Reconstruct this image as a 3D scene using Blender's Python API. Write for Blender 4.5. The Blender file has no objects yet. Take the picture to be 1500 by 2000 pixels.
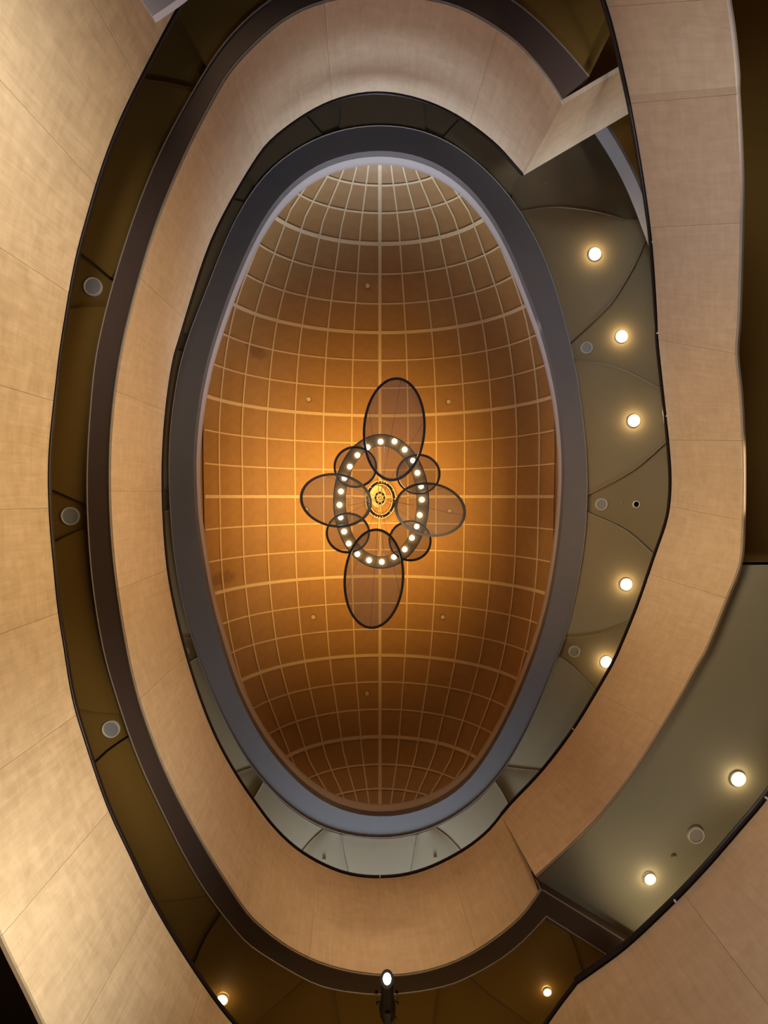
import bpy, math, random
from mathutils import Vector, Matrix
random.seed(4)
C = bpy.context.scene
col = C.collection
# ------------------------------------------------------------------ camera
F = 750.0
CAMZ = 1.6
cam_d = bpy.data.cameras.new('camera'); cam = bpy.data.objects.new('camera', cam_d); col.objects.link(cam)
cam_d.sensor_fit = 'HORIZONTAL'; cam_d.sensor_width = 36; cam_d.lens = 36*F/1500.0
cam_d.clip_start = 0.05; cam_d.clip_end = 200
R0 = Matrix.Rotation(math.pi, 3, 'X')
zen = Vector(((742-750)/F, 30/F, -1.0)).normalized()
Q = (R0 @ zen).rotation_difference(Vector((0, 0, 1))).to_matrix()
RC = Q @ R0
cam.matrix_world = Matrix.Translation((0, 0, CAMZ)) @ RC.to_4x4()
C.camera = cam
def P(px, py, d):
    """the point d metres above the lens seen at photograph pixel (px, py)"""
    v = RC @ Vector(((px-750)/F, -(py-1000)/F, -1.0))
    v = v * (d/v.z)
    return Vector((v.x, v.y, d+CAMZ))
# ------------------------------------------------------------------ light
C.view_settings.view_transform = 'Standard'; C.view_settings.look = 'None'
C.view_settings.gamma = 1; C.view_settings.exposure = 0.0
C.view_settings.use_curve_mapping = False
w = bpy.data.worlds.new('world'); C.world = w; w.use_nodes = True
w.node_tree.nodes['Background'].inputs[0].default_value = (1.0, 0.74, 0.42, 1)
w.node_tree.nodes['Background'].inputs[1].default_value = 0.115
def area(name, loc, target, sx, sy, power, color, spread=180):
    l = bpy.data.lights.new(name, 'AREA'); l.shape = 'RECTANGLE'; l.size = sx; l.size_y = sy
    l.energy = power; l.color = color; l.spread = math.radians(spread)
    o = bpy.data.objects.new(name, l); col.objects.link(o); o.location = loc
    o.rotation_euler = (Vector(target)-Vector(loc)).to_track_quat('-Z', 'Y').to_euler()
    return o
def spot(name, loc, target, power, color, size, blend=1.0, radius=.3):
    l = bpy.data.lights.new(name, 'SPOT'); l.energy = power; l.color = color
    l.spot_size = math.radians(size); l.spot_blend = blend; l.shadow_soft_size = radius
    o = bpy.data.objects.new(name, l); col.objects.link(o); o.location = loc
    o.rotation_euler = (Vector(target)-Vector(loc)).to_track_quat('-Z', 'Y').to_euler()
    return o
WARM = (1.0, 0.70, 0.36); COOL = (0.72, 0.85, 1.0); GOLD = (1.0, 0.54, 0.12)
# daylight of the tall windows beyond the gallery (towards +Y)
area('gallery_daylight', (0, 17, 10.35), (0, 0, 10.8), 9, 1.0, 570, (0.64, 0.80, 1.0), 50)
spot('grey_ceiling_fill', (4.9, 9.6, 5.9), (9.0, 3.0, 8.4), 273, (1, 0.82, 0.5), 110, .3, .4)  # added spot below the beam, stands in for daylight on the grey ceiling
# hall uplight inferred from the bright left balustrade; the rest are added, unseen fills
area('hall_uplight', (4.6, -.3, 1.2), (-6.0, -.3, 4.4), 1.2, 15.0, 300, (1, 0.75, 0.44), 72)
area('upper_left_fill', (-1.6, -4.6, 1.9), (-5.2, -4.0, 4.9), 1.0, 3.0, 72, (1, 0.97, 0.88), 62)  # added fill for the upper end of the left balustrade
area('lower_left_fill', (.2, 3.0, 1.9), (-4.2, 4.9, 4.8), 1.0, 4.0, 82, (1, 0.95, 0.83), 56)  # added fill for the lower end of the left balustrade
area('bottom_ceiling_fill', (.6, 10.4, 5.9), (.6, 9.9, 8.5), 7.0, .6, 16, (1, .72, .30), 150)  # added to brighten the brown ceiling and oval band at the bottom
area('ribbon_fill', (-5.0, 0.6, 1.8), (6.4, 1.0, 9.2), 1.2, 2.5, 62, (1, 0.76, 0.43), 44)  # added fill for the middle of the right balustrade
area('lower_oval_fill', (-.6, -10.0, 7.6), (-.6, 8.9, 8.6), 5.0, .6, 49, (1, 0.73, 0.43), 30)  # added fill facing the bottom arc of the oval balustrade
area('upper_oval_fill', (0, 6.0, 2.2), (0, -9, 10.2), 3.0, 1.5, 50, (0.50, 0.70, 1), 60)  # added cool fill for the top arc of the oval balustrade
area('lower_right_fill', (2.0, 1.0, 1.0), (6.5, 7.0, 6.5), 1.5, 2.5, 24, (1, 0.96, 0.92), 60)  # added fill towards the lower right balustrade
spot('wing_fill', (5.2, -1.5, 3.2), (3.95, -7.2, 9.0), 1100, (.96, .96, 1.0), 20, .9, .9)  # added spot that brightens the wing wall alone
area('ribbon_top_fill', (-2.0, -7, 1.0), (7.5, -4, 7.6), 1.5, 2.5, 100, (0.76, 0.86, 1), 60)  # added cool fill for the right balustrade's upper end

# ------------------------------------------------------------------ materials
def mat(name, rgb, rough=.6, metal=0, noise=0.0, nscale=6, bump=0.0, emit=None, estr=0, spec=.4):
    m = bpy.data.materials.new(name); m.use_nodes = True
    nt = m.node_tree; b = nt.nodes['Principled BSDF']
    b.inputs['Base Color'].default_value = (*rgb, 1); b.inputs['Roughness'].default_value = rough
    b.inputs['Metallic'].default_value = metal; b.inputs['Specular IOR Level'].default_value = spec
    if noise or bump:
        tc = nt.nodes.new('ShaderNodeTexCoord'); n = nt.nodes.new('ShaderNodeTexNoise')
        n.inputs['Scale'].default_value = nscale; n.inputs['Detail'].default_value = 5
        nt.links.new(tc.outputs['Object'], n.inputs['Vector'])
        if noise:
            mx = nt.nodes.new('ShaderNodeMix'); mx.data_type = 'RGBA'
            mx.inputs[6].default_value = (*[c*(1-noise) for c in rgb], 1)
            mx.inputs[7].default_value = (*[min(1, c*(1+noise)) for c in rgb], 1)
            nt.links.new(n.outputs['Fac'], mx.inputs[0]); nt.links.new(mx.outputs[2], b.inputs['Base Color'])
        if bump:
            bp = nt.nodes.new('ShaderNodeBump'); bp.inputs['Strength'].default_value = bump; bp.inputs['Distance'].default_value = .01
            nt.links.new(n.outputs['Fac'], bp.inputs['Height']); nt.links.new(bp.outputs[0], b.inputs['Normal'])
    if emit:
        b.inputs['Emission Color'].default_value = (*emit, 1); b.inputs['Emission Strength'].default_value = estr
    return m
def wood(name, rgb, contrast=.16, seed=0.0):
    """figured maple veneer: grain along the panel, figure with a refracted light lattice painted in, from the panel's own UV in metres"""
    m = bpy.data.materials.new(name); m.use_nodes = True
    nt = m.node_tree; N = nt.nodes; L = nt.links; b = N['Principled BSDF']
    b.inputs['Roughness'].default_value = .42; b.inputs['Specular IOR Level'].default_value = .35
    tc = N.new('ShaderNodeTexCoord')
    def noise(sx, sy, sc, det, dist=0.0):
        mp = N.new('ShaderNodeMapping'); mp.inputs['Scale'].default_value = (sx, sy, 1); mp.inputs['Location'].default_value = (seed, seed*.7, 0)
        L.new(tc.outputs['UV'], mp.inputs['Vector'])
        n = N.new('ShaderNodeTexNoise'); n.inputs['Scale'].default_value = sc; n.inputs['Detail'].default_value = det
        n.inputs['Distortion'].default_value = dist
        L.new(mp.outputs[0], n.inputs['Vector']); return n.outputs['Fac']
    a = noise(7, .9, 1.6, 4, .9)          # upright figure, with the refracted light lattice painted in
    c = noise(1.1, 6.5, 1.5, 4, .9)       # cross figure, also the crossing bars of the painted light lattice
    bl = noise(3.2, 3.6, 1.7, 3, .6)      # quilted blotches
    g = noise(60, 3, 1.0, 3)              # fine grain
    l = noise(1, 1, .9, 2)                # broad cloudiness
    def math_(op, x, y):
        n = N.new('ShaderNodeMath'); n.operation = op
        for i, v in enumerate((x, y)):
            if isinstance(v, (int, float)): n.inputs[i].default_value = v
            else: L.new(v, n.inputs[i])
        return n.outputs[0]
    s = math_('ADD', math_('MULTIPLY', a, .26), math_('MULTIPLY', c, .24)); s = math_('ADD', s, math_('MULTIPLY', bl, .26))
    s = math_('ADD', s, math_('MULTIPLY', g, .10)); s = math_('ADD', s, math_('MULTIPLY', l, .14))
    mr = N.new('ShaderNodeMapRange'); mr.inputs[1].default_value = .38; mr.inputs[2].default_value = .62
    L.new(s, mr.inputs[0])
    mx = N.new('ShaderNodeMix'); mx.data_type = 'RGBA'
    mx.inputs[6].default_value = (*[v*(1-contrast*f) for v, f in zip(rgb, (1, 1.15, 1.45))], 1)
    mx.inputs[7].default_value = (*[min(1, v*(1+contrast)) for v in rgb], 1)
    L.new(mr.outputs[0], mx.inputs[0]); L.new(mx.outputs[2], b.inputs['Base Color'])
    bp = N.new('ShaderNodeBump'); bp.inputs['Strength'].default_value = .25; bp.inputs['Distance'].default_value = .01
    L.new(s, bp.inputs['Height']); L.new(bp.outputs[0], b.inputs['Normal'])
    return m
WOODS = [wood('maple_veneer_%d' % i, c, .17, 3.1*i) for i, c in enumerate([(.62, .475, .31), (.605, .46, .295), (.63, .485, .32)])]
WOODS_LOW = WOODS
WOODS = [wood('ring_veneer_%d' % i, c, .12, 2.3*i+1) for i, c in enumerate([(.585, .44, .30), (.57, .425, .285), (.595, .45, .31)])]
M_BACK = mat('joint_backing', (.26, .17, .09), .8)
M_RAIL = mat('black_rail', (.012, .007, .006), .35)
M_PALE = mat('pale_edge', (.34, .28, .24), .4)
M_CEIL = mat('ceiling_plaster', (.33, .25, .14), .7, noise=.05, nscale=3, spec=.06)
M_CEIL2 = mat('warm_lit_ceiling_plaster', (.23, .125, .028), .7, noise=.05, nscale=3, spec=.06)  # warm lamplight put into the brown of the plaster
M_GREY = mat('daylit_ceiling_plaster', (.31, .28, .21), .7, noise=.04, nscale=2, spec=.08)  # daylight tone put into the grey of the plaster
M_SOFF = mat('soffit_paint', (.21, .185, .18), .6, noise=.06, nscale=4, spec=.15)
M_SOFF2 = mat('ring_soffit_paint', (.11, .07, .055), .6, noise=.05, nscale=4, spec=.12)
M_COVE = mat('cove_paint', (.42, .36, .33), .6)
M_RIB = mat('pale_timber_rib', (.74, .56, .33), .5, noise=.12, nscale=14)
M_DARK = mat('black_metal', (.006, .006, .008), .5, 0, spec=.2)
M_HOOP = mat('hoop_metal', (.035, .033, .040), .28, .6)
M_STEEL = mat('steel_cable', (.45, .40, .34), .35, .8)
M_WHITE = mat('white_enamel', (.75, .70, .62), .5)
M_SPK = mat('speaker_grille', (.36, .34, .33), .6)
M_BULB = mat('bulb_glow', (1, .9, .7), .5, emit=(1.0, .74, .36), estr=28)
M_LAMP = mat('lamp_glow', (1, .95, .85), .5, emit=(1.0, .82, .52), estr=30)
M_COLDLAMP = mat('cold_lamp_glow', (1, 1, 1), .5, emit=(.80, 1.0, .98), estr=22)
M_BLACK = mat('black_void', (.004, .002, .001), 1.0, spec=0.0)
M_BAND = mat('light_ring_metal', (.20, .15, .09), .32, .35)
M_FLOOR = mat('floor_stone', (.35, .25, .16), .5, noise=.1)
M_CREAM = mat('cream_plate', (.80, .70, .50), .5, noise=.12, nscale=9)
M_AUB = mat('aubergine_enamel', (.012, .004, .005), .6, spec=.1)
M_BLUE = mat('blue_grey_casing', (.05, .075, .11), .4)
# dome tiles: brown timber, with two old damp stains
def dome_tile():
    m = mat('dome_tile_timber', (.40, .215, .075), .5, noise=.16, nscale=5)
    nt = m.node_tree; N = nt.nodes; L = nt.links; b = N['Principled BSDF']
    src = b.inputs['Base Color'].links[0].from_socket
    geo = N.new('ShaderNodeNewGeometry')
    fac = None
    for px, py, d, r in ((515, 700, 12.2, .30), (432, 1130, 11.0, .30), (500, 690, 12.1, .12)):
        c = P(px, py, d)
        sub = N.new('ShaderNodeVectorMath'); sub.operation = 'SUBTRACT'; sub.inputs[1].default_value = c
        L.new(geo.outputs['Position'], sub.inputs[0])
        mul = N.new('ShaderNodeVectorMath'); mul.operation = 'MULTIPLY'; mul.inputs[1].default_value = (1/r, 1.3/r, .15)
        L.new(sub.outputs[0], mul.inputs[0])
        ln = N.new('ShaderNodeVectorMath'); ln.operation = 'LENGTH'; L.new(mul.outputs[0], ln.inputs[0])
        nz = N.new('ShaderNodeTexNoise'); nz.inputs['Scale'].default_value = 5; nz.inputs['Detail'].default_value = 5
        ad = N.new('ShaderNodeMath'); ad.operation = 'ADD'; L.new(ln.outputs[1], ad.inputs[0]); L.new(nz.outputs['Fac'], ad.inputs[1])
        mr = N.new('ShaderNodeMapRange'); mr.inputs[1].default_value = 1.0; mr.inputs[2].default_value = 1.5
        mr.inputs[3].default_value = .45; mr.inputs[4].default_value = 0
        L.new(ad.outputs[0], mr.inputs[0])
        if fac is None: fac = mr.outputs[0]
        else:
            mm = N.new('ShaderNodeMath'); mm.operation = 'MAXIMUM'; L.new(fac, mm.inputs[0]); L.new(mr.outputs[0], mm.inputs[1]); fac = mm.outputs[0]
    mx = N.new('ShaderNodeMix'); mx.data_type = 'RGBA'; L.new(fac, mx.inputs[0]); L.new(src, mx.inputs[6]); mx.inputs[7].default_value = (.12, .06, .03, 1)
    L.new(mx.outputs[2], b.inputs['Base Color'])
    return m
M_TILE = dome_tile()
def mesh_glass():
    m = bpy.data.materials.new('smoky_gauze'); m.use_nodes = True
    nt = m.node_tree; N = nt.nodes; L = nt.links; N.remove(N['Principled BSDF'])
    out = N['Material Output']; t = N.new('ShaderNodeBsdfTransparent'); t.inputs[0].default_value = (.60, .60, .63, 1)
    d = N.new('ShaderNodeBsdfPrincipled'); d.inputs['Base Color'].default_value = (.24, .20, .21, 1); d.inputs['Roughness'].default_value = .25
    mx = N.new('ShaderNodeMixShader'); mx.inputs[0].default_value = .22
    L.new(t.outputs[0], mx.inputs[1]); L.new(d.outputs[0], mx.inputs[2]); L.new(mx.outputs[0], out.inputs[0])
    return m
M_GAUZE = mesh_glass()
# ------------------------------------------------------------------ helpers
def tag(o, label=None, cat=None, group=None, kind=None):
    if label: o['label'] = label
    if cat: o['category'] = cat
    if group: o['group'] = group
    if kind: o['kind'] = kind
    return o
def empty(name, loc, label, cat, group=None, kind=None):
    o = bpy.data.objects.new(name, None); col.objects.link(o); o.location = loc; o.empty_display_size = .1
    return tag(o, label, cat, group, kind)
def mk(name, V, Fc, m, parent=None, uv=None, smooth=False, solid=0, label=None, offset=1):
    off = Vector((0, 0, 0)); p = parent
    while p is not None: off += p.location; p = p.parent
    V = [Vector(v) for v in V]
    if parent is None or True:
        c = sum(V, Vector())/len(V)
    me = bpy.data.meshes.new(name); me.from_pydata([tuple(v-c) for v in V], [], Fc)
    if uv:
        ul = me.uv_layers.new(name='uv')
        for l in me.loops: ul.data[l.index].uv = uv[l.vertex_index]
    if smooth:
        for f in me.polygons: f.use_smooth = True
    me.materials.append(m); me.update()
    o = bpy.data.objects.new(name, me); col.objects.link(o)
    o.parent = parent; o.location = c-off
    if solid:
        s = o.modifiers.new('thick', 'SOLIDIFY'); s.thickness = solid; s.offset = offset
    if label: o['label'] = label
    return o
def cr(pts, n=8, closed=False):
    """Catmull-Rom through points"""
    pts = [Vector(p) for p in pts]; out = []; k = len(pts)
    for i in range(k if closed else k-1):
        if closed: a, b, c, d = pts[(i-1) % k], pts[i], pts[(i+1) % k], pts[(i+2) % k]
        else: a, b, c, d = pts[max(i-1, 0)], pts[i], pts[i+1], pts[min(i+2, k-1)]
        for j in range(n):
            t = j/n
            out.append(.5*((2*b)+(c-a)*t+(2*a-5*b+4*c-d)*t*t+(3*b-a-3*c+d)*t**3))
    if not closed: out.append(pts[-1])
    return out
def resample(pts, n):
    L_ = [0]
    for a, b in zip(pts, pts[1:]): L_.append(L_[-1]+(b-a).length)
    out = []; j = 0
    for i in range(n+1):
        s = L_[-1]*i/n
        while j < len(pts)-2 and L_[j+1] < s: j += 1
        t = (s-L_[j])/max(L_[j+1]-L_[j], 1e-9)
        out.append(pts[j].lerp(pts[j+1], min(max(t, 0), 1)))
    return out
def smooth_pts(pts, it=2):
    for _ in range(it):
        pts = [pts[0]]+[(a+2*b+c)/4 for a, b, c in zip(pts, pts[1:], pts[2:])]+[pts[-1]]
    return pts
def pxcurve(tr, n=6, sm=6): return smooth_pts(cr([Vector((x, y)) for x, y in tr], n), sm)
def quadgrid(rows, closed=False):
    nr, nc = len(rows), len(rows[0]); V = [v for r in rows for v in r]; Fc = []
    for i in range(nr-1):
        for j in range(nc-1): Fc.append((i*nc+j, i*nc+j+1, (i+1)*nc+j+1, (i+1)*nc+j))
    return V, Fc
def sweep(name, path, wid, hei, m, parent=None, closed=False, up=Vector((0, 0, 1)), smooth=False, label=None, round_=False):
    """rectangular (or octagonal) section swept along a path"""
    path = [Vector(p) for p in path]; n = len(path); V = []; Fc = []
    if round_: sec = [(math.cos(k*math.pi/4)*wid/2, math.sin(k*math.pi/4)*hei/2) for k in range(8)]
    else: sec = [(-wid/2, -hei/2), (wid/2, -hei/2), (wid/2, hei/2), (-wid/2, hei/2)]
    k = len(sec)
    for i in range(n):
        a = path[(i-1) % n] if closed else path[max(i-1, 0)]; b = path[(i+1) % n] if closed else path[min(i+1, n-1)]
        t = (b-a).normalized(); s = t.cross(up)
        if s.length < 1e-4: s = t.cross(Vector((1, 0, 0)))
        s.normalize(); u = s.cross(t).normalized()
        for x, y in sec: V.append(path[i]+s*x+u*y)
    for i in range(n if closed else n-1):
        j = (i+1) % n
        for q in range(k): Fc.append((i*k+q, i*k+(q+1) % k, j*k+(q+1) % k, j*k+q))
    if not closed: Fc.append(tuple(range(k))[::-1]); Fc.append(tuple((n-1)*k+q for q in range(k)))
    return mk(name, V, Fc, m, parent, smooth=smooth, label=label)
def lathe(name, c, prof, m, parent=None, axis=Vector((0, 0, 1)), n=24, label=None, sx=1, sy=1, smooth=True):
    """prof: (radius, height) along axis"""
    axis = Vector(axis).normalized(); q = Vector((0, 0, 1)).rotation_difference(axis)
    V = []; Fc = []
    for r, h in prof:
        for k in range(n):
            a = 2*math.pi*k/n; V.append(Vector(c)+q @ Vector((r*math.cos(a)*sx, r*math.sin(a)*sy, h)))
    for i in range(len(prof)-1):
        for k in range(n): Fc.append((i*n+k, i*n+(k+1) % n, (i+1)*n+(k+1) % n, (i+1)*n+k))
    Fc.append(tuple(range(n))[::-1]); Fc.append(tuple((len(prof)-1)*n+k for k in range(n)))
    return mk(name, V, Fc, m, parent, smooth=False, label=label)
def prism(name, plan, z0, z1, m, parent=None, label=None):
    n = len(plan); V = [Vector((p[0], p[1], z0)) for p in plan]+[Vector((p[0], p[1], z1)) for p in plan]
    Fc = [tuple(range(n)), tuple(range(n, 2*n))[::-1]]+[(i, (i+1) % n, n+(i+1) % n, n+i) for i in range(n)]
    return mk(name, V, Fc, m, parent, label=label)
# ------------------------------------------------------------------ traced plan curves of the building
DB, DT, DR = 6.8, 8.4, 9.65
ring_top = [(1020,336),(1000,313),(967,277),(900,227),(827,193),(743,177),(667,188),(600,218),(533,267),(500,307),(453,385),(410,470),(377,567),(347,667),(336,705),(322,800),(315,913),(318,1027),(328,1133),(353,1247),(382,1345),(420,1443),(467,1526),(500,1573),(533,1617),(587,1667),(667,1707),(743,1716),(820,1705),(900,1667),(953,1627),(980,1594)]
ring_bot = [(1094,197),(1067,153),(1033,112),(1000,79),(933,35),(860,5),(743,-8),(647,2),(567,33),(500,88),(450,143),(417,200),(378,273),(333,373),(298,467),(267,573),(240,683),(223,800),(217,900),(218,1000),(227,1117),(247,1247),(268,1345),(293,1423),(333,1523),(400,1650),(467,1756),(500,1798),(567,1850),(650,1887),(750,1903),(833,1894),(917,1863),(1000,1804),(1033,1767),(1055,1735)]
soff_out = [(1150,150),(1112,105),(1060,50),(1000,0),(930,-35),(840,-55),(743,-60),(640,-52),(560,-20),(490,30),(430,95),(377,180),(320,283),(277,383),(237,500),(207,607),(187,700),(177,800),(171,900),(171,1000),(180,1133),(200,1260),(223,1345),(265,1470),(313,1576),(387,1720),(463,1820),(500,1855),(593,1911),(650,1932),(750,1943),(857,1929),(917,1907),(1000,1858),(1067,1789)]
rim_out = [(743,242),(650,255),(583,287),(520,333),(478,393),(437,475),(410,550),(384,613),(366,663),(353,703),(339,783),(331,860),(330,920),(332,983),(340,1083),(360,1193),(387,1283),(412,1350),(450,1430),(483,1487),(517,1530),(567,1580),(633,1620),(690,1634),(747,1639),(800,1633),(850,1617),(917,1577),(967,1527),(1003,1475),(1043,1397),(1080,1305),(1100,1255),(1123,1167),(1142,1050),(1147,933),(1140,833),(1124,717),(1100,617),(1075,530),(1036,443),(1000,387),(950,330),(867,268),(800,248)]
rim_in = [(743,291),(667,302),(600,330),(533,393),(500,450),(467,520),(440,590),(420,650),(405,700),(388,783),(378,883),(380,983),(387,1050),(407,1167),(437,1275),(460,1345),(500,1427),(550,1497),(617,1560),(683,1590),(743,1597),(800,1592),(883,1557),(933,1507),(985,1420),(1030,1320),(1055,1250),(1077,1167),(1095,1050),(1103,933),(1100,850),(1090,767),(1067,667),(1040,590),(1000,490),(950,400),(883,333),(817,302)]
def angsort_resample(tr, d, n, close=False):
    pts = [P(x, y, d) for x, y in (cr([Vector(p) for p in tr], 8))]
    return pts
def by_angle(tr, d, n):
    c = [P(p.x, p.y, d) for p in pxcurve(tr)]
    # unwrap angle
    A = [math.atan2(v.y, v.x) for v in c]
    for i in range(1, len(A)):
        while A[i]-A[i-1] > math.pi: A[i] -= 2*math.pi
        while A[i]-A[i-1] < -math.pi: A[i] += 2*math.pi
    # common parameter normalised by angle
    out = []; j = 0; s = -1 if A[-1] < A[0] else 1
    for i in range(n+1):
        t = A[0]+(A[-1]-A[0])*i/n
        while j < len(A)-2 and (A[j+1]-t)*s < 0: j += 1
        u = (t-A[j])/(A[j+1]-A[j]) if abs(A[j+1]-A[j]) > 1e-9 else 0
        out.append(c[j].lerp(c[j+1], min(max(u, 0), 1)))
    return out
def fascia(name, label, bots, tops, cuts, thick=.05, rail=True, rail_in=.018, rail_w=.034, pale=True, woods=None):
    """balustrade from matching lists of bottom and top points; cuts = indices where wood panels part"""
    root = empty(name, bots[len(bots)//2], label, 'balustrade')
    # outward (away from the void) horizontally
    n = len(bots)
    def outw(i):
        a = bots[max(i-1, 0)]; b = bots[min(i+1, n-1)]; t = (b-a); t.z = 0; t.normalize()
        o = Vector((t.y, -t.x, 0))
        c = Vector((0, 0, 0)); v = bots[i]-c; v.z = 0
        return o if o.dot(v) > 0 else -o
    O = [outw(i) for i in range(n)]
    S = [0]
    for a, b in zip(tops, tops[1:]): S.append(S[-1]+(b-a).length)
    for q, (i0, i1) in enumerate(zip(cuts, cuts[1:])):
        rows = []; uv = []; back = []
        nv = 4
        for k in range(nv+1):
            t = k/nv; r = []
            for i in range(i0, i1+1):
                p = bots[i].lerp(tops[i], t)
                if i == i0 and i0 != cuts[0]: p = p+(bots[i+1].lerp(tops[i+1], t)-p).normalized()*.002
                if i == i1 and i1 != cuts[-1]: p = p+(bots[i-1].lerp(tops[i-1], t)-p).normalized()*.002
                r.append(p); uv.append((S[i]+q*7.3, t*1.6+q*1.7))
            rows.append(r)
        nc = len(rows[0]); outer = [[p+O[i0+j]*.03 for j, p in enumerate(r)] for r in rows]
        V, Fc = quadgrid(rows); V2, F2 = quadgrid(outer); m = len(V)
        Fc = Fc+[tuple(x+m for x in f[::-1]) for f in F2]
        per = [j for j in range(nc)]+[k*nc+nc-1 for k in range(1, nv+1)]+[nv*nc+j for j in range(nc-2, -1, -1)]+[k*nc for k in range(nv-1, 0, -1)]
        for a, b in zip(per, per[1:]+per[:1]): Fc.append((b, a, a+m, b+m))
        mk('wood_panel', V+V2, Fc, (woods or WOODS)[(q*2+q//3) % 3], root, uv=uv+uv, smooth=False)
    # core behind the panels
    V, Fc = quadgrid([[b+O[i]*.031+Vector((0, 0, .004)) for i, b in enumerate(bots)], [t+O[i]*.031 for i, t in enumerate(tops)],
                      [t+O[i]*(.03+thick) for i, t in enumerate(tops)], [b+O[i]*(.03+thick)+Vector((0, 0, .004)) for i, b in enumerate(bots)],
                      [b+O[i]*.031+Vector((0, 0, .004)) for i, b in enumerate(bots)]])
    mk('core', V, Fc, M_BACK, root)
    if rail:
        sweep('handrail', [t-O[i]*rail_in+Vector((0, 0, .03)) for i, t in enumerate(tops)], rail_w, .05, M_RAIL, root, round_=True)
        sweep('rail_lip', [t+O[i]*.02+Vector((0, 0, .012)) for i, t in enumerate(tops)], .07, .022, M_AUB, root)
    if pale:
        sweep('bottom_edge_trim', [b+O[i]*.03-Vector((0, 0, .008)) for i, b in enumerate(bots)], .012, .012, M_PALE, root)
    return root, O
# ---- middle oval balustrade
NR = 176
rb = by_angle(ring_bot, DB, NR); rt = by_angle(ring_top, DT, NR)
cuts = [0]+[8+16*k for k in range(0, 11)]+[NR]
ring, ringO = fascia('balustrade', 'oval maple veneer balustrade encircling the open well below the dome', rb, rt, cuts)
# wing wall of the oval balustrade, folding away at its upper end
wb = [P(1094+(1310-1094)*t, 197+(70-197)*t, DB) for t in [k/6 for k in range(7)]]
wt = [P(1020+(1330-1020)*t, 336+(154-336)*t, DT) for t in [k/6 for k in range(7)]]
wing = empty('balustrade', wb[0], 'short straight whitish wood balustrade folding off the oval one toward the right gallery', 'balustrade')
V, Fc = quadgrid([[b.lerp(t, k/3) for b, t in zip(wb, wt)] for k in range(4)])
mk('wood_panel', V, Fc, WOODS[2], wing, uv=[(j*.5, i*.53) for i in range(4) for j in range(7)], solid=.07, offset=-1)
sweep('handrail', [t+Vector((0, .03, .02)) for t in wt], .05, .05, M_RAIL, wing)
# ---- right ribbon balustrade (its gallery drops towards the far end)
bot_r = [(1045,1710),(1097,1663),(1167,1593),(1233,1507),(1290,1417),(1330,1350),(1357,1300),(1377,1266),(1417,1167),(1443,1098),(1448,1016),(1449,940),(1448,861),(1443,767),(1435,690),(1440,620),(1445,433),(1445,333),(1438,183),(1430,83),(1418,0),(1385,-180)]
top_r = [(980,1594),(1000,1570),(1060,1507),(1120,1428),(1167,1352),(1197,1300),(1213,1266),(1247,1183),(1280,1087),(1300,1030),(1309,990),(1312,933),(1307,860),(1297,767),(1286,663),(1283,600),(1275,483),(1263,383),(1247,283),(1230,190),(1207,87),(1183,0),(1120,-180)]
pairs = [((1045,1710),(980,1594)),((1290,1417),(1167,1352)),((1417,1167),(1268,1122)),((1448,1016),(1309,990)),((1448,861),(1307,860)),((1435,690),(1286,663)),((1445,433),(1270,440)),((1438,183),(1232,200)),((1418,0),(1185,10)),((1385,-180),(1120,-180))]
def dtop(y):   # height of the ribbon's rim above the lens against the photograph row
    pts = [(-180, 5.7), (0, 6.1), (190, 6.5), (440, 7.3), (663, 8.0), (860, 8.3), (1000, 8.4), (2000, 8.4)]
    for (a, da), (b, db) in zip(pts, pts[1:]):
        if y <= b: return da+(db-da)*(y-a)/(b-a)
    return 8.4
def sub(curve, a, b):
    ia = min(range(len(curve)), key=lambda i: (curve[i]-Vector(a)).length); ib = min(range(len(curve)), key=lambda i: (curve[i]-Vector(b)).length)
    return curve[ia:ib+1]
cb = pxcurve(bot_r, 8, 3); ct = pxcurve(top_r, 8, 3)
RB = []; RT = []; rcuts = [0]
for (pa, ta), (pb_, tb_) in zip(pairs, pairs[1:]):
    n = 12
    A = resample(sub(cb, pa, pb_), n); B = resample(sub(ct, ta, tb_), n)
    if RB: A = A[1:]; B = B[1:]
    for a, b in zip(A, B):
        d = dtop(b.y); RB.append(P(a.x, a.y, d-1.6)); RT.append(P(b.x, b.y, d))
    rcuts.append(len(RB)-1)
ribbon, ribO = fascia('balustrade', 'broad kinked golden maple balustrade on the right side, lit from below', RB, RT, rcuts, rail_w=.045, rail_in=.024)
# ---- lowest balustrade, left
low = [(1075,-215),(900,-268),(742,-282),(600,-250),(480,-165),(400,-72),(353,0),(287,123),(233,233),(197,327),(167,427),(143,520),(118,667),(109,740),(97,850),(93,930),(96,1020),(104,1110),(112,1190),(124,1267),(140,1364),(167,1456),(207,1573),(250,1666),(300,1770),(373,1890),(453,2000),(540,2080),(640,2150),(742,2172),(880,2155),(1000,2090),(1095,1966),(1128,1923)]
D1B, D1T = 3.95, 5.55
lc = pxcurve(low, 8, 4); lpt = resample([P(p.x, p.y, D1T) for p in lc], 240)
lpb = [v-Vector((0, 0, 1.6)) for v in lpt]
lcuts = [0]+list(range(8, 240, 13))+[240]
left_b, leftO = fascia('balustrade', 'large bright cream maple balustrade filling the left edge', lpb, lpt, lcuts, rail_w=.02, rail_in=.014, pale=False, woods=WOODS_LOW)
low2 = [(1128,1923),(1200,1872),(1247,1833),(1320,1763),(1383,1697),(1447,1623),(1500,1560),(1570,1460),(1650,1320),(1720,1140),(1760,950)]
lpt2 = resample([P(p.x, p.y, D1T) for p in pxcurve(low2, 8, 3)], 60); lpb2 = [v-Vector((0, 0, 1.6)) for v in lpt2]
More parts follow.
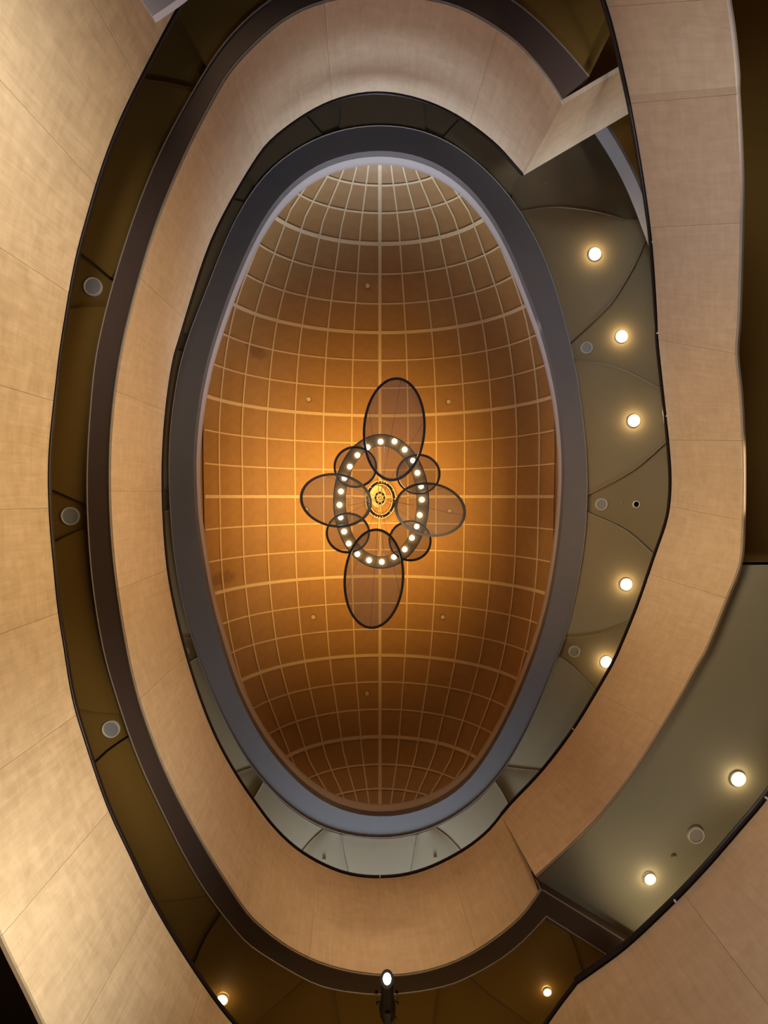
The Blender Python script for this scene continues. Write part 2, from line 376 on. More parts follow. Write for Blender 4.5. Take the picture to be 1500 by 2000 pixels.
right_b, _ = fascia('balustrade', 'dim mauve-brown balustrade with thick black rail in the lower right corner', lpb2, lpt2, [0, 14, 28, 44, 60], rail_w=.09, rail_in=.03, pale=False)
for q, (x, y) in enumerate([(1276,471),(1285,650),(1303,812),(1261,1153),(1120,1425)]):
    lathe('rail_clip', P(x, y, dtop(y)-.02), [(.015, 0), (.015, .05)], M_WHITE, ribbon, n=8)
lathe('rail_clip', P(742, 1713, DT-.02), [(.015, 0), (.015, .05)], M_WHITE, ring, n=8)
for x, y in [(1320,1762),(1499,1560)]: lathe('rail_clip', P(x, y, D1T-.02), [(.018, 0), (.018, .05)], M_WHITE, right_b, n=8)

# ------------------------------------------------------------------ soffit bands
def ringband(name, inner, outer, m, parent=None, thick=.05, closed=False):
    if closed: inner = inner+[inner[0]]; outer = outer+[outer[0]]
    V, Fc = quadgrid([inner, outer]); n = len(V)
    V2 = [v+Vector((0, 0, thick)) for v in V]; m_ = len(inner)
    Fc += [tuple(x+n for x in f[::-1]) for f in Fc]
    for i in range(m_-1):
        Fc.append((i, i+1, n+i+1, n+i)); Fc.append((m_+i, m_+i+1, n+m_+i+1, n+m_+i))
    return mk(name, V+V2, Fc, m, parent)
sb = by_angle(soff_out, DB, NR)
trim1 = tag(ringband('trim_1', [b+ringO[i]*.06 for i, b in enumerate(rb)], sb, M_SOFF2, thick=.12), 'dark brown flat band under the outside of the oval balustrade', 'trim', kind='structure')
sweep('band_edge', [p-Vector((0, 0, .006)) for p in sb], .012, .012, M_PALE, trim1)
for x in (735, 775): lathe('fixing_plate', P(x, 1938, DB-.012), [(.022, 0), (.022, .02)], M_BLACK, trim1, n=8)
# dome rim
ri = [P(p.x, p.y, DR) for p in smooth_pts(cr([Vector(p) for p in rim_in], 6, True), 0)]
ro = [P(p.x, p.y, DR) for p in smooth_pts(cr([Vector(p) for p in rim_out], 6, True), 0)]
def closed_by_angle(c, n):
    A = sorted((math.atan2(v.y, v.x), v) for v in c) if False else sorted([(math.atan2(v.y, v.x), i) for i, v in enumerate(c)])
    ang = [a for a, _ in A]; pts = [c[i] for _, i in A]
    ang = [ang[-1]-2*math.pi]+ang+[ang[0]+2*math.pi]; pts = [pts[-1]]+pts+[pts[0]]
    out = []; j = 0
    for k in range(n):
        t = -math.pi+2*math.pi*k/n
        while j < len(ang)-2 and ang[j+1] < t: j += 1
        u = (t-ang[j])/max(ang[j+1]-ang[j], 1e-9); out.append(pts[j].lerp(pts[j+1], min(max(u, 0), 1)))
    return out
def smooth_closed(c, it):
    for _ in range(it): c = [(c[i-1]+2*c[i]+c[(i+1) % len(c)])/4 for i in range(len(c))]
    return c
ri = smooth_closed(closed_by_angle(ri, 200), 8); ro = smooth_closed(closed_by_angle(ro, 200), 8)
trim2 = tag(ringband('trim_2', ri, ro, M_SOFF, thick=.16, closed=True), 'flat grey oval band framing the foot of the dome', 'trim', kind='structure')
sweep('band_edge', [p-Vector((0, 0, .005)) for p in ro], .012, .012, M_PALE, trim2, closed=True)
# cove: rises from the band's inner edge and turns outward under the dome's spring
DBASE = 10.1
rows = []
ctr = sum(ri, Vector())/len(ri)
for h, o_ in ((0.0, 0.0), (.15, .0), (.30, .0), (.42, .02), (.47, .10), (.48, .9)):
    r = []
    for i, p in enumerate(ri):
        n_ = (ri[(i+1) % 200]-ri[i-1]); n_.z = 0; n_.normalize(); nn = Vector((n_.y, -n_.x, 0))
        if nn.dot(p-ctr) < 0: nn = -nn
        r.append(p+nn*o_+Vector((0, 0, h)))
    rows.append(r+[r[0]])
V, Fc = quadgrid(rows)
trim3 = tag(mk('trim_3', V, Fc, M_COVE, None, smooth=True), 'smooth lavender cove rising from the oval band to the dome', 'trim', kind='structure')

# ------------------------------------------------------------------ dome
a_, b_, H_ = 4.9, 9.0, 3.2
Zb = CAMZ+10.05
yc = ctr.y; xc = (P(742, 970, 13.3)).x
def lut(tab, x):
    x = abs(x)
    for (p, q), (r, s) in zip(tab, tab[1:]):
        if x <= r: return q+(s-q)*(x-p)/(r-p)
    return tab[-1][1]
WTp = [(0, 1), (2.76, .98), (5.3, .867), (7.56, .628), (8.16, .519), (8.65, .385), (9.0, .27)]
WTc = cr([Vector((-2.76, .98))]+[Vector(p) for p in WTp], 12)[12:]
WT = [(v.x, v.y) for v in WTc]
def solve(a, tans):
    out = []
    for tt in tans:
        lo, hi = 0, math.pi/2
        for _ in range(50):
            m = (lo+hi)/2
            if a*math.sin(m)/(Zb-CAMZ+H_*math.cos(m)) < tt: lo = m
            else: hi = m
        out.append(lo)
    return out
RY = solve(b_, [0, .0690, .1385, .2085, .279, .349, .4190, .491, .565, .640, .716, .784])
RX = solve(a_, [v/750 for v in (0, 54.7, 110, 165.5, 219.5, 268, 312.5)])
def dome_pt(tx, ty, lift=0.0):
    """tx, ty: signed ellipse angles across and along"""
    y = b_*math.sin(ty); h = H_*math.cos(ty)
    wv = lut(WT, y)
    x = a_*wv*math.sin(tx); z = h*math.cos(tx)
    p = Vector((x, y, z)); n = Vector((x/(a_*a_), y/(b_*b_), z/(H_*H_)))
    n.normalize(); p = p-n*lift
    return Vector((p.x+xc, p.y+yc+YOFF, p.z+Zb))
YOFF = 0.0
# the middle rib stands straight above the lens
YOFF = -yc
tys = [-t for t in RY[:0:-1]]+RY; txs = [-t for t in RX[:0:-1]]+RX
EX = math.radians(81)
tys_full = [-EX]+tys+[EX]; TX = math.radians(80); txs_full = [-TX]+txs+[TX]
dome = empty('dome', (xc, 0, Zb), 'shallow oval timber dome ceiling with square brown tiles and pale gridded ribs', 'dome', kind='structure')
# shell
NS = 40
rows = [[dome_pt(-math.pi/2+math.pi*j/NS, (-1+2*i/NS)*math.radians(89.5), -.05) for j in range(NS+1)] for i in range(NS+1)]
V, Fc = quadgrid(rows); mk('shell', V, Fc, M_TILE, dome, smooth=True)
tiles = []
for i in range(len(tys_full)-1):
    for j in range(len(txs_full)-1):
        y0, y1, x0, x1 = tys_full[i], tys_full[i+1], txs_full[j], txs_full[j+1]
        if y1-y0 < .01: continue
        rows = [[dome_pt(x0+(x1-x0)*v/3, y0+(y1-y0)*u/3, 0) for v in range(4)] for u in range(4)]
        tiles.append((min(i, len(tys_full)-2-i)+min(j, len(txs_full)-2-j)*2, rows))
tiles.sort(key=lambda t: -t[0])
JV = []; JF = []
for q, (_, rows) in enumerate(tiles):
    lift = random.uniform(0, .012)
    V, Fc = quadgrid(rows); c = sum(V, Vector())/16
    V = [Vector((v.x, v.y, v.z-lift)) for v in V]
    if q < 300: mk('tile', V, Fc, M_TILE, dome, smooth=True)
    else:
        n0 = len(JV); JV += V; JF += [tuple(x+n0 for x in f) for f in Fc]
if JV: mk('edge_tiles', JV, JF, M_TILE, dome, smooth=True)['kind'] = 'stuff'
def rib_strip(name, pts_tt, wid, along_y):
    """a rib following dome parameters"""
    P0 = [dome_pt(tx, ty, .0) for tx, ty in pts_tt]; P1 = [dome_pt(tx, ty, .035) for tx, ty in pts_tt]
    V = []; Fc = []; n = len(P0)
    for i in range(n):
        t = (P0[min(i+1, n-1)]-P0[max(i-1, 0)]).normalized(); up = (P1[i]-P0[i]).normalized()
        s = t.cross(up).normalized()
        V += [P0[i]-s*wid/2-up*.02, P0[i]+s*wid/2-up*.02, P1[i]+s*wid/2, P1[i]-s*wid/2]
    for i in range(n-1):
        for k in range(4): Fc.append((i*4+k, i*4+(k+1) % 4, (i+1)*4+(k+1) % 4, (i+1)*4+k))
    Fc += [(3, 2, 1, 0), tuple(4*(n-1)+k for k in range(4))]
    return mk(name, V, Fc, M_RIB, dome)
for k, tx in enumerate(txs):
    rib_strip('rib', [(tx, -EX+2*EX*i/48) for i in range(49)], .10 if k == 6 else .042, True)
for k, ty in enumerate(tys):
    big = (k-11) % 3 == 0
    rib_strip('rib', [(-TX+2*TX*i/32, ty) for i in range(33)], .095 if big else .042, False)
# sprinkler heads in the dome
from mathutils.bvhtree import BVHTree
def on_dome(px, py):
    d = 13.5
    for _ in range(40):      # march down the ray until under the shell surface
        p = P(px, py, d); x = (p.x-xc); y = p.y-YOFF-yc
        wv = lut(WT, y); u = max(0, 1-(x/(a_*wv))**2) if wv > 0 else 0
        z = Zb+H_*math.sqrt(max(0, 1-(y/b_)**2))*math.sqrt(u)
        nd = z-CAMZ; d = d+(nd-d)*.5
    return P(px, py, d-.02)
where = {(718,559): 'far up the dome above the chandelier', (603,780): 'upper left of the chandelier', (876,785): 'upper right of the chandelier', (598,995): 'behind the left gauze disc',
         (878,998): 'behind the right gauze disc', (612,1205): 'lower left of the chandelier', (865,1205): 'lower right of the chandelier', (717,1354): 'low in the dome below the chandelier'}
for (x, y), s in where.items():
    c = on_dome(x, y); t = empty('sprinkler_cover', c, 'small pale round sprinkler cover in the dome, '+s, 'sprinkler', 'sprinkler covers in the dome')
    lathe('disc', c-Vector((0, 0, .035)), [(.066, 0), (.07, .01), (.07, .02)], M_CREAM, t, n=16)
    lathe('collar', c-Vector((0, 0, .015)), [(.095, 0), (.095, .06)], M_BACK, t, n=16)

# ------------------------------------------------------------------ ceilings made of overlapping panels
def coons(inner, outer, left, right, nu, nv):
    I = resample(inner, nu); Oo = resample(outer, nu); Lf = resample(left, nv); Rg = resample(right, nv)
    rows = []
    for j in range(nv+1):
        v = j/nv; r = []
        for i in range(nu+1):
            u = i/nu
            p = I[i]*(1-v)+Oo[i]*v+Lf[j]*(1-u)+Rg[j]*u-(I[0]*(1-u)*(1-v)+I[-1]*u*(1-v)+Oo[0]*(1-u)*v+Oo[-1]*u*v)
            r.append(p)
        rows.append(r)
    return rows
def ext(j, amount):
    j = [Vector(p) for p in j]
    if amount <= 0: return j
    d = (j[-1]-j[-2]).normalized(); return j+[j[-1]+d*amount]
def ceiling(name, label, base_curve, joints, exts, d0, d1, m, parities, closed, backd, lean=.0):
    base = pxcurve(base_curve, 8, 2) if not closed else cr([Vector(p) for p in base_curve], 8, True)
    nb = len(base)
    root = empty(name, P(742, 950, backd), label, 'ceiling', kind='structure')
    J = []
    for jn, e in zip(joints, exts):
        j = ext(jn, e); J.append(smooth_pts(cr(j, 5), 1) if len(j) > 2 else j)
    idx = [min(range(nb), key=lambda i: (base[i]-j[0]).length) for j in J]
    n = len(J)
    for k in range(n if closed else n-1):
        a, b = idx[k], idx[(k+1) % n]
        seg = base[a:b+1] if b >= a else base[a:]+base[:b+1]
        l, r = J[k], J[(k+1) % n]
        seg = [l[0]]+seg[1:-1]+[r[0]] if len(seg) > 2 else [l[0], r[0]]
        d = d0 if parities[k] == 0 else d1
        o0, o1 = l[-1], r[-1]; cen = Vector((742, 950)); mid = (seg[len(seg)//2]-cen)
        sc = ((o0-cen).length+(o1-cen).length)/2/max(((seg[0]-cen).length+(seg[-1]-cen).length)/2, 1)
        out = [o0.lerp(o1, t/10)+((seg[min(int(t/10*(len(seg)-1)), len(seg)-1)]-seg[0].lerp(seg[-1], t/10))*sc*.9 if 0 < t < 10 else Vector((0, 0))) for t in range(11)]
        if (o0-o1).length < 4: out = [o0.lerp(o1, t/10) for t in range(11)]
        rows = coons(seg, out, l, r, 14, 10)
        R3 = [[P(p.x, p.y, d-.02*(1-abs(2*i/14-1)**2)) for i, p in enumerate(rw)] for rw in rows]
        V, Fc = quadgrid(R3); q = len(V); V2 = [v+Vector((0, 0, .09)) for v in V]
        Fc = Fc+[tuple(x+q for x in f[::-1]) for f in Fc]
        nc = 15; per = list(range(nc))+[j*nc+nc-1 for j in range(1, 11)]+[10*nc+j for j in range(nc-2, -1, -1)]+[j*nc for j in range(9, 0, -1)]
        for x, y in zip(per, per[1:]+per[:1]): Fc.append((y, x, x+q, y+q))
        mk('ceiling_panel', V+V2, Fc, m, root, smooth=False)
        if parities[k] == 0:
            for side in (0, -1):
                sweep('highlight_bead', [rw[side]-Vector((0, 0, .004)) for rw in R3], .016, .012, M_BEAD if d0 > 9 else M_BEAD2, root)  # bead added to draw the highlight along the panel steps
    return root
M_BEAD2 = mat('dark_highlight_bead', (.16, .095, .03), .4)
M_BEAD = mat('highlight_bead', (.42, .36, .28), .25, .3)
upper = [
 [(1000,378),(1020,340),(1100,260)],
 [(1012,414),(1060,406),(1100,405),(1180,417),(1263,446)],
 [(1114,668),(1173,613),(1200,583),(1243,510),(1266,452)],
 [(1123,705),(1200,715),(1297,762)],
 [(1148,966),(1235,920),(1304,860)],
 [(1147,1001),(1222,1035),(1280,1087)],
 [(1103,1246),(1170,1238),(1237,1212)],
 [(1092,1283),(1117,1300),(1165,1350)],
 [(989,1498),(1022,1502),(1062,1506)],
 [(967,1527),(982,1550),(994,1575)],
 [(850,1617),(875,1635),(903,1665)],
 [(815,1631),(809,1668),(802,1707)],
 [(667,1631),(671,1668),(680,1705)],
 [(633,1620),(610,1640),(587,1667)],
 [(514,1528),(505,1545),(494,1563)],
 [(492,1500),(478,1504),(463,1510)],
 [(388,1284),(378,1288),(367,1297)],
 [(374,1246),(365,1246),(355,1247)],
 [(332,996),(325,998),(318,1002)],
 [(330,957),(324,955),(317,953)],
 [(362,690),(357,688),(351,686)],
 [(370,656),(362,650),(353,645)],
 [(476,397),(464,393),(452,392)],
 [(500,364),(491,352),(482,340)],
 [(628,263),(610,242),(592,222)],
 [(663,252),(666,220),(668,188)],
 [(830,255),(828,222),(825,192)],
 [(867,268),(886,248),(905,228)]]
base_up = list(reversed(rim_out[1:]))+[rim_out[0]]     # clockwise in the photograph, from the top
joints_up = upper
# clockwise order from the top: rotate so that it starts at the last two
joints_up = [upper[-1]]+upper[:-1]
ext_up = [70]+[60, 16, 12, 60, 60, 60, 60, 60]+[60]*19
par_up = []
for k in range(28): par_up.append(k % 2)
# wide panels (0) alternate with the narrow ones holding loudspeakers (1)
ceil_up = ceiling('ceiling', 'olive beige upper ceiling of curved overlapping panels around the dome band', base_up, joints_up, ext_up, 9.72, 9.80, M_CEIL, par_up, True, 9.95)
def circle_plane(name, inner_pts, scale, z, m, parent, label=None):
    n = len(inner_pts); c = Vector((0, 0, 0))
    inn = [Vector((p.x, p.y, z)) for p in inner_pts]; out = [Vector((p.x*scale, p.y*scale, z)) for p in inner_pts]
    return ringband(name, inn, out, m, parent, thick=.04, closed=True)
circle_plane('backing', ro, 2.1, CAMZ+9.92, M_CEIL, ceil_up)

lower = [
 [(1132,150),(1150,107),(1168,70),(1190,30)],
 [(890,-46),(905,-90)],[(610,-45),(585,-90)],
 [(404,130),(372,75),(342,27)],
 [(377,174),(325,162),(278,155)],
 [(217,541),(187,515),(157,492)],
 [(209,597),(170,599),(130,605)],
 [(168,984),(132,968),(98,953)],
 [(171,1031),(136,1045),(102,1063)],
 [(238,1396),(195,1392),(150,1384)],
 [(252,1440),(215,1465),(183,1495)],
 [(407,1749),(352,1758),(297,1762)],
 [(433,1785),(400,1836),(375,1897)],
 [(597,1913),(545,1958),(500,1998)],
 [(652,1932),(657,1965),(665,2002)],
 [(857,1928),(850,1965),(846,2002)],
 [(916,1908),(958,1945),(1000,1975)],
 [(1064,1791),(1104,1814),(1122,1850),(1133,1890),(1141,1915)],
 [(1067,1789),(1130,1829),(1198,1872)]]
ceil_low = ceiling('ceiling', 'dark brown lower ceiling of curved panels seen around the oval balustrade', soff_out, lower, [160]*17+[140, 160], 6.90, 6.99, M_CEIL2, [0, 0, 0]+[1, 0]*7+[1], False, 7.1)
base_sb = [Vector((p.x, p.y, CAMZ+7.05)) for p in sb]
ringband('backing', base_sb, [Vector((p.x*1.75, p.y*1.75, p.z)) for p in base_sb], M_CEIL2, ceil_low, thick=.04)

# brown high ceiling over the right gallery, its curved fascia, and the grey lower slab
edge = pxcurve([(1120,130),(1150,185),(1186,240),(1213,283),(1240,333),(1263,387),(1290,460),(1330,560),(1355,690),(1365,860),(1368,1000),(1366,1100)], 5, 1)
ed3 = [P(p.x, p.y, 8.6) for p in edge]
far = [P(x, y, 8.6) for x, y in [(1900,1100),(1900,-350),(1200,-350)]]
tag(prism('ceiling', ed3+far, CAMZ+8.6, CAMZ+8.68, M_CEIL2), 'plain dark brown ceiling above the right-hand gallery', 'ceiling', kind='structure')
V, Fc = quadgrid([[p for p in ed3], [p+Vector((0, 0, .30)) for p in ed3]])
tag(mk('trim_4', V, Fc, M_SOFF, None, solid=.06, offset=-1), 'curved grey edge strip of the high ceiling behind the right balustrade', 'trim', kind='structure')
gi = [Vector((v.x, v.y, 0))+ribO[i]*.10 for i, v in enumerate(RB) if i <= 33]
gcut = P(1443, 1098, 7.0)
gi = [v for v in gi if v.y > gcut.y-.05]
gfar = [P(x, y, 7.0) for x, y in [(1446,1098),(1900,1098),(1950,1800),(1500,2010),(1400,1947),(1232,1846),(1060,1738)]]
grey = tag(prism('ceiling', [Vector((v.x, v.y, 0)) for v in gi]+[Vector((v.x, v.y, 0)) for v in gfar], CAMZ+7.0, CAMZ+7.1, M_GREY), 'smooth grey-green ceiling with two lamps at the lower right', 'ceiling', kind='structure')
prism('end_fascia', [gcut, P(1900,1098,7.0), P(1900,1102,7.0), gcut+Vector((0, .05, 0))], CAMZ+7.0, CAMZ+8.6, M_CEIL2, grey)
# beam
bq = [P(x, y, 6.805) for x, y in [(1050,1733),(1232,1844),(1420,1960),(1385,1990),(1197,1872),(1058,1792)]]
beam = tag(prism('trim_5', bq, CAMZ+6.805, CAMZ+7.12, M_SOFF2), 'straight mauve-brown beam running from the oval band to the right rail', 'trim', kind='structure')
for a, b in (((1060,1738),(1420,1960)), ((1067,1789),(1385,1990))):
    sweep('beam_edge', [P(*a, 6.8)-Vector((0, 0, .006)), P(*b, 6.8)-Vector((0, 0, .006))], .02, .014, M_PALE, beam)
# small white corner panel top left, and underside of the lowest gallery
wq = [P(x, y, 4.6) for x, y in [(277,0),(298,32),(345,0),(440,-75),(300,-170),(200,-130)]]
tag(prism('wall_panel', wq, CAMZ+4.6, CAMZ+4.66, mat('white_plaster', (.70, .68, .74), .6)), 'pale lavender flat corner panel at the top left against the maple balustrade', 'panel')
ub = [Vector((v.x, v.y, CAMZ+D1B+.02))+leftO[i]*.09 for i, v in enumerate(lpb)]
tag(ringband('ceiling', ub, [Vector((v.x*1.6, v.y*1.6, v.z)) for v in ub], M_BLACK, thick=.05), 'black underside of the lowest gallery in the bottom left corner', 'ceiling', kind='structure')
tag(prism('floor', [Vector((-18, -22, 0)), Vector((18, -22, 0)), Vector((18, 22, 0)), Vector((-18, 22, 0))], -.1, 0, M_FLOOR), 'warm stone floor of the hall', 'floor', kind='structure')

# ------------------------------------------------------------------ fittings
def speaker(x, y, r_px, d, label, group):
    c = P(x, y, d); r = r_px*d/F*.97; t = empty('ceiling_speaker', c, label, 'speaker', group)
    n = 28; V = []; Fc = []
    lathe('grille', c-Vector((0, 0, .015)), [(r*.86, -.004), (r*.88, .0), (r*.88, .05)], M_SPK, t, n=n)
    path = [c+Vector((r*.94*math.cos(2*math.pi*k/n), r*.94*math.sin(2*math.pi*k/n), -.012)) for k in range(n)]
    sweep('frame', path, r*.12, .035, M_WHITE, t, closed=True)
    return t
speaker(1145,680,11.5,9.78,'round white ceiling loudspeaker beside the second lamp down on the right','upper ceiling loudspeakers')
speaker(1174,985,12,9.78,'round white ceiling loudspeaker next to the black-centred downlight','upper ceiling loudspeakers')
speaker(1121,1272,11.5,9.78,'round white ceiling loudspeaker left of the lowest lamp beside the right balustrade','upper ceiling loudspeakers')
speaker(362,1272,8,9.78,'round white loudspeaker half hidden by the left rail of the oval balustrade','upper ceiling loudspeakers')
speaker(183,561,17.5,6.97,'dark round loudspeaker, upper one in the brown ceiling on the left','lower ceiling loudspeakers')
speaker(139,1008,18,6.97,'dark round loudspeaker, middle one in the brown ceiling on the left','lower ceiling loudspeakers')
speaker(218,1423,17.5,6.97,'dark round loudspeaker, lower one in the brown ceiling on the left','lower ceiling loudspeakers')
speaker(1358,1630,17,6.99,'round white loudspeaker in the smooth grey ceiling at lower right','grey ceiling loudspeaker')
def downlight(x, y, d, label, r=.085, power=12, group=None, lit=True):
    c = P(x, y, d); t = empty('downlight', c, label, 'lamp', group); n = 20
    sweep('trim_ring', [c+Vector((r*1.15*math.cos(2*math.pi*k/n), r*1.15*math.sin(2*math.pi*k/n), -.012)) for k in range(n)], r*.3, .03, M_WHITE, t, closed=True)
    lathe('lens', c-Vector((0, 0, .012)), [(r*.95, 0), (r, .006), (r, .04)], M_LAMP if lit else M_BLACK, t, n=n)
    if lit and power:
        l = bpy.data.lights.new('downlight_bulb', 'POINT'); l.energy = power*.3; l.color = (1, .76, .42); l.shadow_soft_size = .07
        o = bpy.data.objects.new('downlight_bulb', l); col.objects.link(o); o.parent = t; o.location = (0, 0, -.16)
    return t
for x, y, s in [(1161,497,'topmost of the five lamps'),(1213,658,'second lamp from the top'),(1237,822,'third lamp from the top'),(1222,1141,'fourth lamp, below the white loudspeaker'),(1183,1292,'lowest of the five lamps, touching the balustrade')]:
    downlight(x, y, 9.79 if y in (658, 1292) else 9.70, 'glowing ceiling downlight right of the dome, '+s, .12, 30, 'downlights beside the dome')
downlight(1242,985,9.78,'unlit downlight with black centre and white ring', .072, 0, None, False)
downlight(1440,1520,6.995,'brightest lamp in the grey ceiling, near the right edge', .11, 22, 'grey ceiling lamps')
downlight(1268,1715,6.99,'lamp in the grey ceiling nearest the brown beam', .085, 14, 'grey ceiling lamps')
downlight(435,1950,6.865,'lamp in the brown ceiling at lower left beside the bright balustrade', .085, 8, 'brown ceiling lamps')
downlight(1068,1935,6.865,'small lamp in the brown ceiling at bottom right of the spotlight', .065, 4, 'brown ceiling lamps')
for x, y, d, r, s in [(1214,982,9.78,.045,'between the white loudspeaker and black downlight'),(1316,1674,6.99,.055,'in the grey ceiling left of the loudspeaker'),(633,1679,9.78,.045,'in the ceiling below the dome on the left'),(850,1675,9.78,.045,'in the ceiling below the dome on the right'),(1064,357,9.78,.05,'near the sharp corner of the oval balustrade')]:
    c = P(x, y, d); t = empty('sprinkler_cover', c, 'small flat sprinkler cover '+s, 'sprinkler', 'sprinkler covers in the flat ceilings')
    lathe('disc', c-Vector((0, 0, .022)), [(r*.8, 0), (r*.85, .012)], M_GREY, t, n=16); lathe('collar', c-Vector((0, 0, .008)), [(r, 0), (r, .03)], M_CEIL, t, n=16)

# ------------------------------------------------------------------ chandelier
CH = empty('chandelier', P(742, 975, 12.95), 'large chandelier with glowing oval bulb ring and eight smoky gauze discs in black hoops', 'chandelier')
def ell(cx, cy, rx, ry, rot, k, n):
    a = 2*math.pi*k/n; x, y = rx*math.cos(a), ry*math.sin(a); c, s = math.cos(rot), math.sin(rot)
    return cx+x*c-y*s, cy+x*s+y*c
def Z(x, y): return 560+x/3.571, 700+y/3.571     # from the close-up crop to the photograph frame
def hoop(cx, cy, rx, ry, rot, d, tilt, wid=.036, hei=.05):
    n = 56; cx, cy = Z(cx, cy); rx /= 3.571; ry /= 3.571
    cen = Vector((742, 975)); out = (Vector((cx, cy))-cen).normalized()
    ring_ = []
    for k in range(n):
        x, y = ell(cx, cy, rx-2, ry-2, math.radians(rot), k, n)
        ring_.append(P(x, y, d-tilt*(Vector((x, y))-Vector((cx, cy))).dot(out)/max(rx, ry)))
    c3 = sum(ring_, Vector())/n
    nrm = (ring_[0]-c3).cross(ring_[n//4]-c3).normalized()
    if nrm.z < 0: nrm = -nrm
    h = sweep('hoop', ring_, wid, hei, M_HOOP, CH, closed=True, up=nrm, smooth=False)
    V = [c3]+[c3+(p-c3)*.985 for p in ring_]; Fc = [(0, k+1, (k+1) % n+1) for k in range(n)]
    mk('gauze_disc', V, Fc, M_GAUZE, h, label='smoky translucent gauze')
    # thin hanger wires to the bulb ring
    return c3, ring_
big = [hoop(750,494,217,361,4,7.2,.25,.045,.06), hoop(608,1537,210,349,4,7.2,.25,.045,.06), hoop(342,990,250,187,9,7.3,.25,.045,.06), hoop(1001,1055,249,187,10,7.3,.25,.045,.06)]
small = [hoop(478,757,152,146,0,7.7,.2), hoop(919,807,154,142,0,7.7,.2), hoop(426,1218,154,143,0,7.7,.2), hoop(861,1273,150,143,0,7.7,.2)]
DL = 8.3
n = 72; inn = []; outt = []
for k in range(n):
    x, y = Z(*ell(659, 997, 331, 465, 0, k, n)); outt.append(P(x, y, DL)); x, y = Z(*ell(659, 997, 250, 388, 0, k, n)); inn.append(P(x, y, DL))
band = ringband('bulb_ring', inn, outt, M_BAND, CH, thick=.06, closed=True)
sweep('ring_lip', [p+Vector((0, 0, .01)) for p in outt], .02, .09, M_HOOP, CH, closed=True)
sweep('ring_lip', [p+Vector((0, 0, .01)) for p in inn], .015, .08, M_BAND, CH, closed=True)
for x, y in [(565,620),(655,580),(752,578),(823,636),(880,712),(912,798),(937,893),(943,985),(928,1093),(907,1172),(873,1252),(823,1332),(748,1385),(663,1420),(574,1408),(493,1365),(432,1292),(400,1208),(376,1110),(368,1022),(378,928),(402,835),(440,755),(493,675)]:
    c = P(*Z(x, y), DL-.03)
    lathe('bulb', c, [(.02, -.05), (.045, -.035), (.055, -.005), (.045, .025)], M_BULB, CH, n=14)
# upward light of the bulb ring
for k in range(8):
    p = (inn[k*9]+outt[k*9])/2; l = bpy.data.lights.new('ring_uplight', 'AREA'); l.shape = 'DISK'; l.size = .4; l.energy = 33; l.color = GOLD; l.spread = math.radians(122)
    o = bpy.data.objects.new('ring_uplight', l); col.objects.link(o); o.parent = CH; o.location = p+Vector((0, 0, .12))-CH.location
    o.rotation_euler = (math.pi, -.16, 0)
# canopy under the dome's crown
def oval_ring(cx, cy, rx, ry, w_, d, h, m, name, n=48):
    inn = [P(*ell(cx, cy, rx-w_, ry-w_, 0, k, n), d) for k in range(n)]; out = [P(*ell(cx, cy, rx, ry, 0, k, n), d) for k in range(n)]
    return ringband(name, inn, out, m, CH, thick=h, closed=True)
DC = 12.9
oval_ring(743.6, 975.6, 28.6, 35.6, 5.6, DC, .09, M_AUB, 'canopy_ring')
oval_ring(743.6, 975.6, 30.3, 37.4, 1.5, DC-.01, .12, M_WHITE, 'canopy_lip')
oval_ring(743.6, 975.6, 23.4, 30.4, 1.4, DC-.01, .12, M_WHITE, 'canopy_lip')
lathe('canopy_plate', P(738.5, 970, DC+.12), [(.30, 0), (.30, .05)], M_CREAM, CH, n=40, sx=.88, sy=1.22)
oval_ring(742, 972.8, 10.6, 12.6, 3.9, DC-.15, .08, M_AUB, 'hub_ring', 32)
oval_ring(742, 972.8, 12.6, 14.6, 2.1, DC-.145, .08, M_WHITE, 'hub_lip', 32)
lathe('hub_plate', P(742, 973, DC-.13), [(.13, 0), (.13, .25)], M_CREAM, CH, n=24, sx=.9, sy=1.15)
lathe('hub_eye', P(740.5, 971.5, DC-.14), [(.02, 0), (.02, .02)], M_DARK, CH, n=10)
for x, y in [(740,942),(745,941.7),(750,942.3),(755,944.2),(724.5,952),(717.5,968.5),(716.5,977),(771,975.3),(767.5,957.5),(762,1000),(732,1007.5),(737,1009),(741.5,1010),(747,1009)]:
    lathe('pin_light', P(x, y, DC-.02), [(.017, 0), (.017, .02)], M_WHITE, CH, n=8)
for k in range(8):
    x, y = ell(742, 972.8, 8.6, 10.6, 0, k+.5, 8); lathe('pin_light', P(x, y, DC-.165), [(.018, 0), (.018, .02)], M_WHITE, CH, n=8)
hubp = P(742, 973, DC-.02)
def wire(a, b, r=.012, m=M_STEEL): sweep('cable', [a, b], r, r, m, CH)
for k in (0, 18, 36, 54):
    for s in (-1, 1):
        wire(hubp+Vector((.05*s, .05, 0)), (inn[(k+s) % n]*.9+outt[(k+s) % n]*.1)+Vector((0, 0, .07)), .014)
for cpt, rr in big+small:
    far_ = sorted(range(56), key=lambda i: -(rr[i]-Vector((0, 0, rr[i].z))).length)
    for q in ((0, 11, 45) if len(rr) and cpt in [b[0] for b in big] else ()):
        i = (far_[0]+q) % 56
        wire(hubp, rr[i]+Vector((0, 0, .03)), .006, M_DARK)

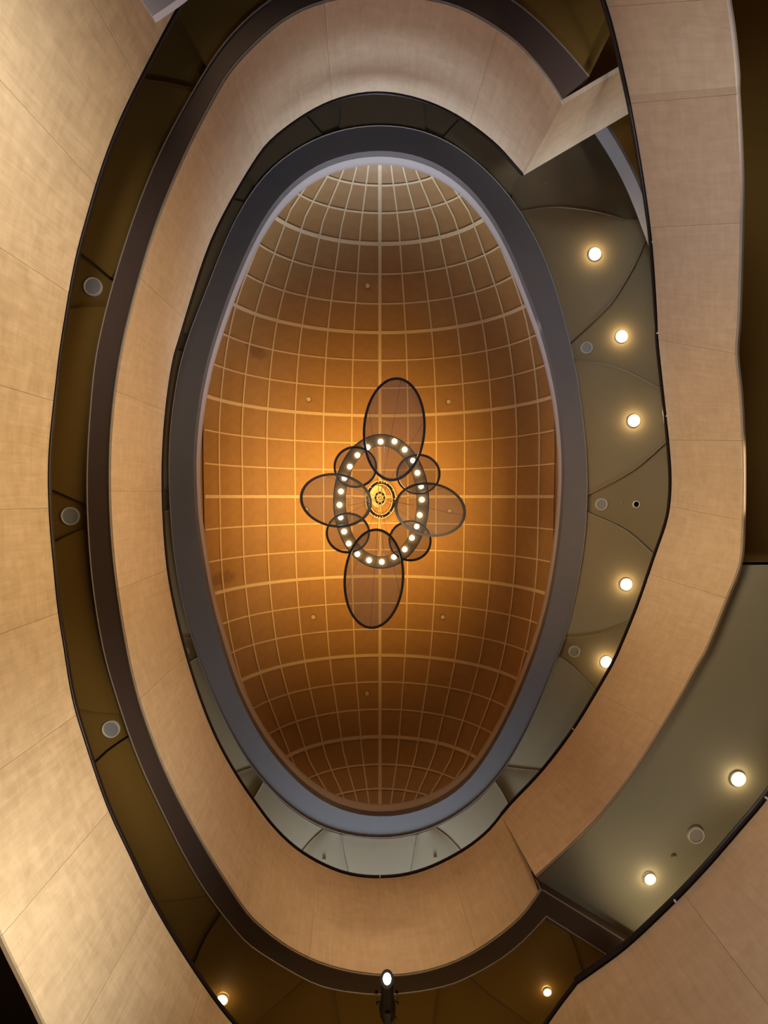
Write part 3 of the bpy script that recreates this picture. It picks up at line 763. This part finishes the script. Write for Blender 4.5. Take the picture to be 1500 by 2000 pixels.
# ------------------------------------------------------------------ stage spotlight at the bottom
SL = P(756, 1912, 5.45); SR = P(757, 1984, 5.95)
ax = (SL-SR).normalized(); Ls = (SL-SR).length
spotl = empty('stage_spotlight', SR, 'black stage spotlight with a cold white glowing lens at the bottom edge', 'spotlight')
lathe('barrel', SR+ax*(Ls*.45), [(.10, 0), (.105, .02), (.098, Ls*.15), (.092, Ls*.5), (.10, Ls*.52), (.10, Ls*.55)], M_DARK, spotl, axis=ax, n=20)
lathe('housing', SR, [(.06, 0), (.10, .03), (.118, .1), (.118, Ls*.34), (.105, Ls*.46)], M_DARK, spotl, axis=ax, n=20)
lathe('lens', SL-ax*.005, [(.058, 0), (.06, .01), (.045, .02)], M_COLDLAMP, spotl, axis=ax, n=20)
side = ax.cross(Vector((0, 1, 0)));
side = Vector((1, 0, 0))
up_ = ax.cross(side).normalized()
if up_.z > 0: up_ = -up_
q0 = SR+ax*(Ls*.08)+up_*.108
V = [q0+side*sx_*.045+ax*ay+up_*uu for sx_ in (-1, 1) for ay in (0, .48) for uu in (0, .02)]
mk('label_plate', V, [(0,1,3,2),(4,6,7,5),(0,4,5,1),(2,3,7,6),(1,5,7,3),(0,2,6,4)], M_BLUE, spotl)
for s in (-1, 1):
    c = SR+ax*(Ls*.42)
    lathe('knob', c+side*s*.115, [(.012, 0), (.012, .04), (.035, .042), (.035, .06)], M_DARK, spotl, axis=side*s, n=12)
y0 = SR+ax*(Ls*.42)
yoke = [y0+side*.115, y0+side*.125-ax*.25, SR+side*.11-ax*.03, SR+side*.05-ax*.09, SR-side*.05-ax*.09, SR-side*.11-ax*.03, y0-side*.125-ax*.25, y0-side*.115]
sweep('yoke', yoke, .018, .03, M_DARK, spotl, up=up_)
railp = min(lpt, key=lambda v: (v-P(745, 2160, D1T)).length)
sweep('bracket_arm', [SR-ax*.09, SR-ax*.25+Vector((0, .1, -.02)), railp+Vector((0, 0, .05))], .10, .10, M_DARK, spotl, round_=True)
cab = cr([SR+side*.03-ax*.02, SR+side*.11-ax*.05, SR+side*.16-ax*.16, SR+side*.10-ax*.32, railp+Vector((.08, 0, .03))], 8)
sweep('cable', cab, .012, .012, M_RAIL, spotl, round_=True)
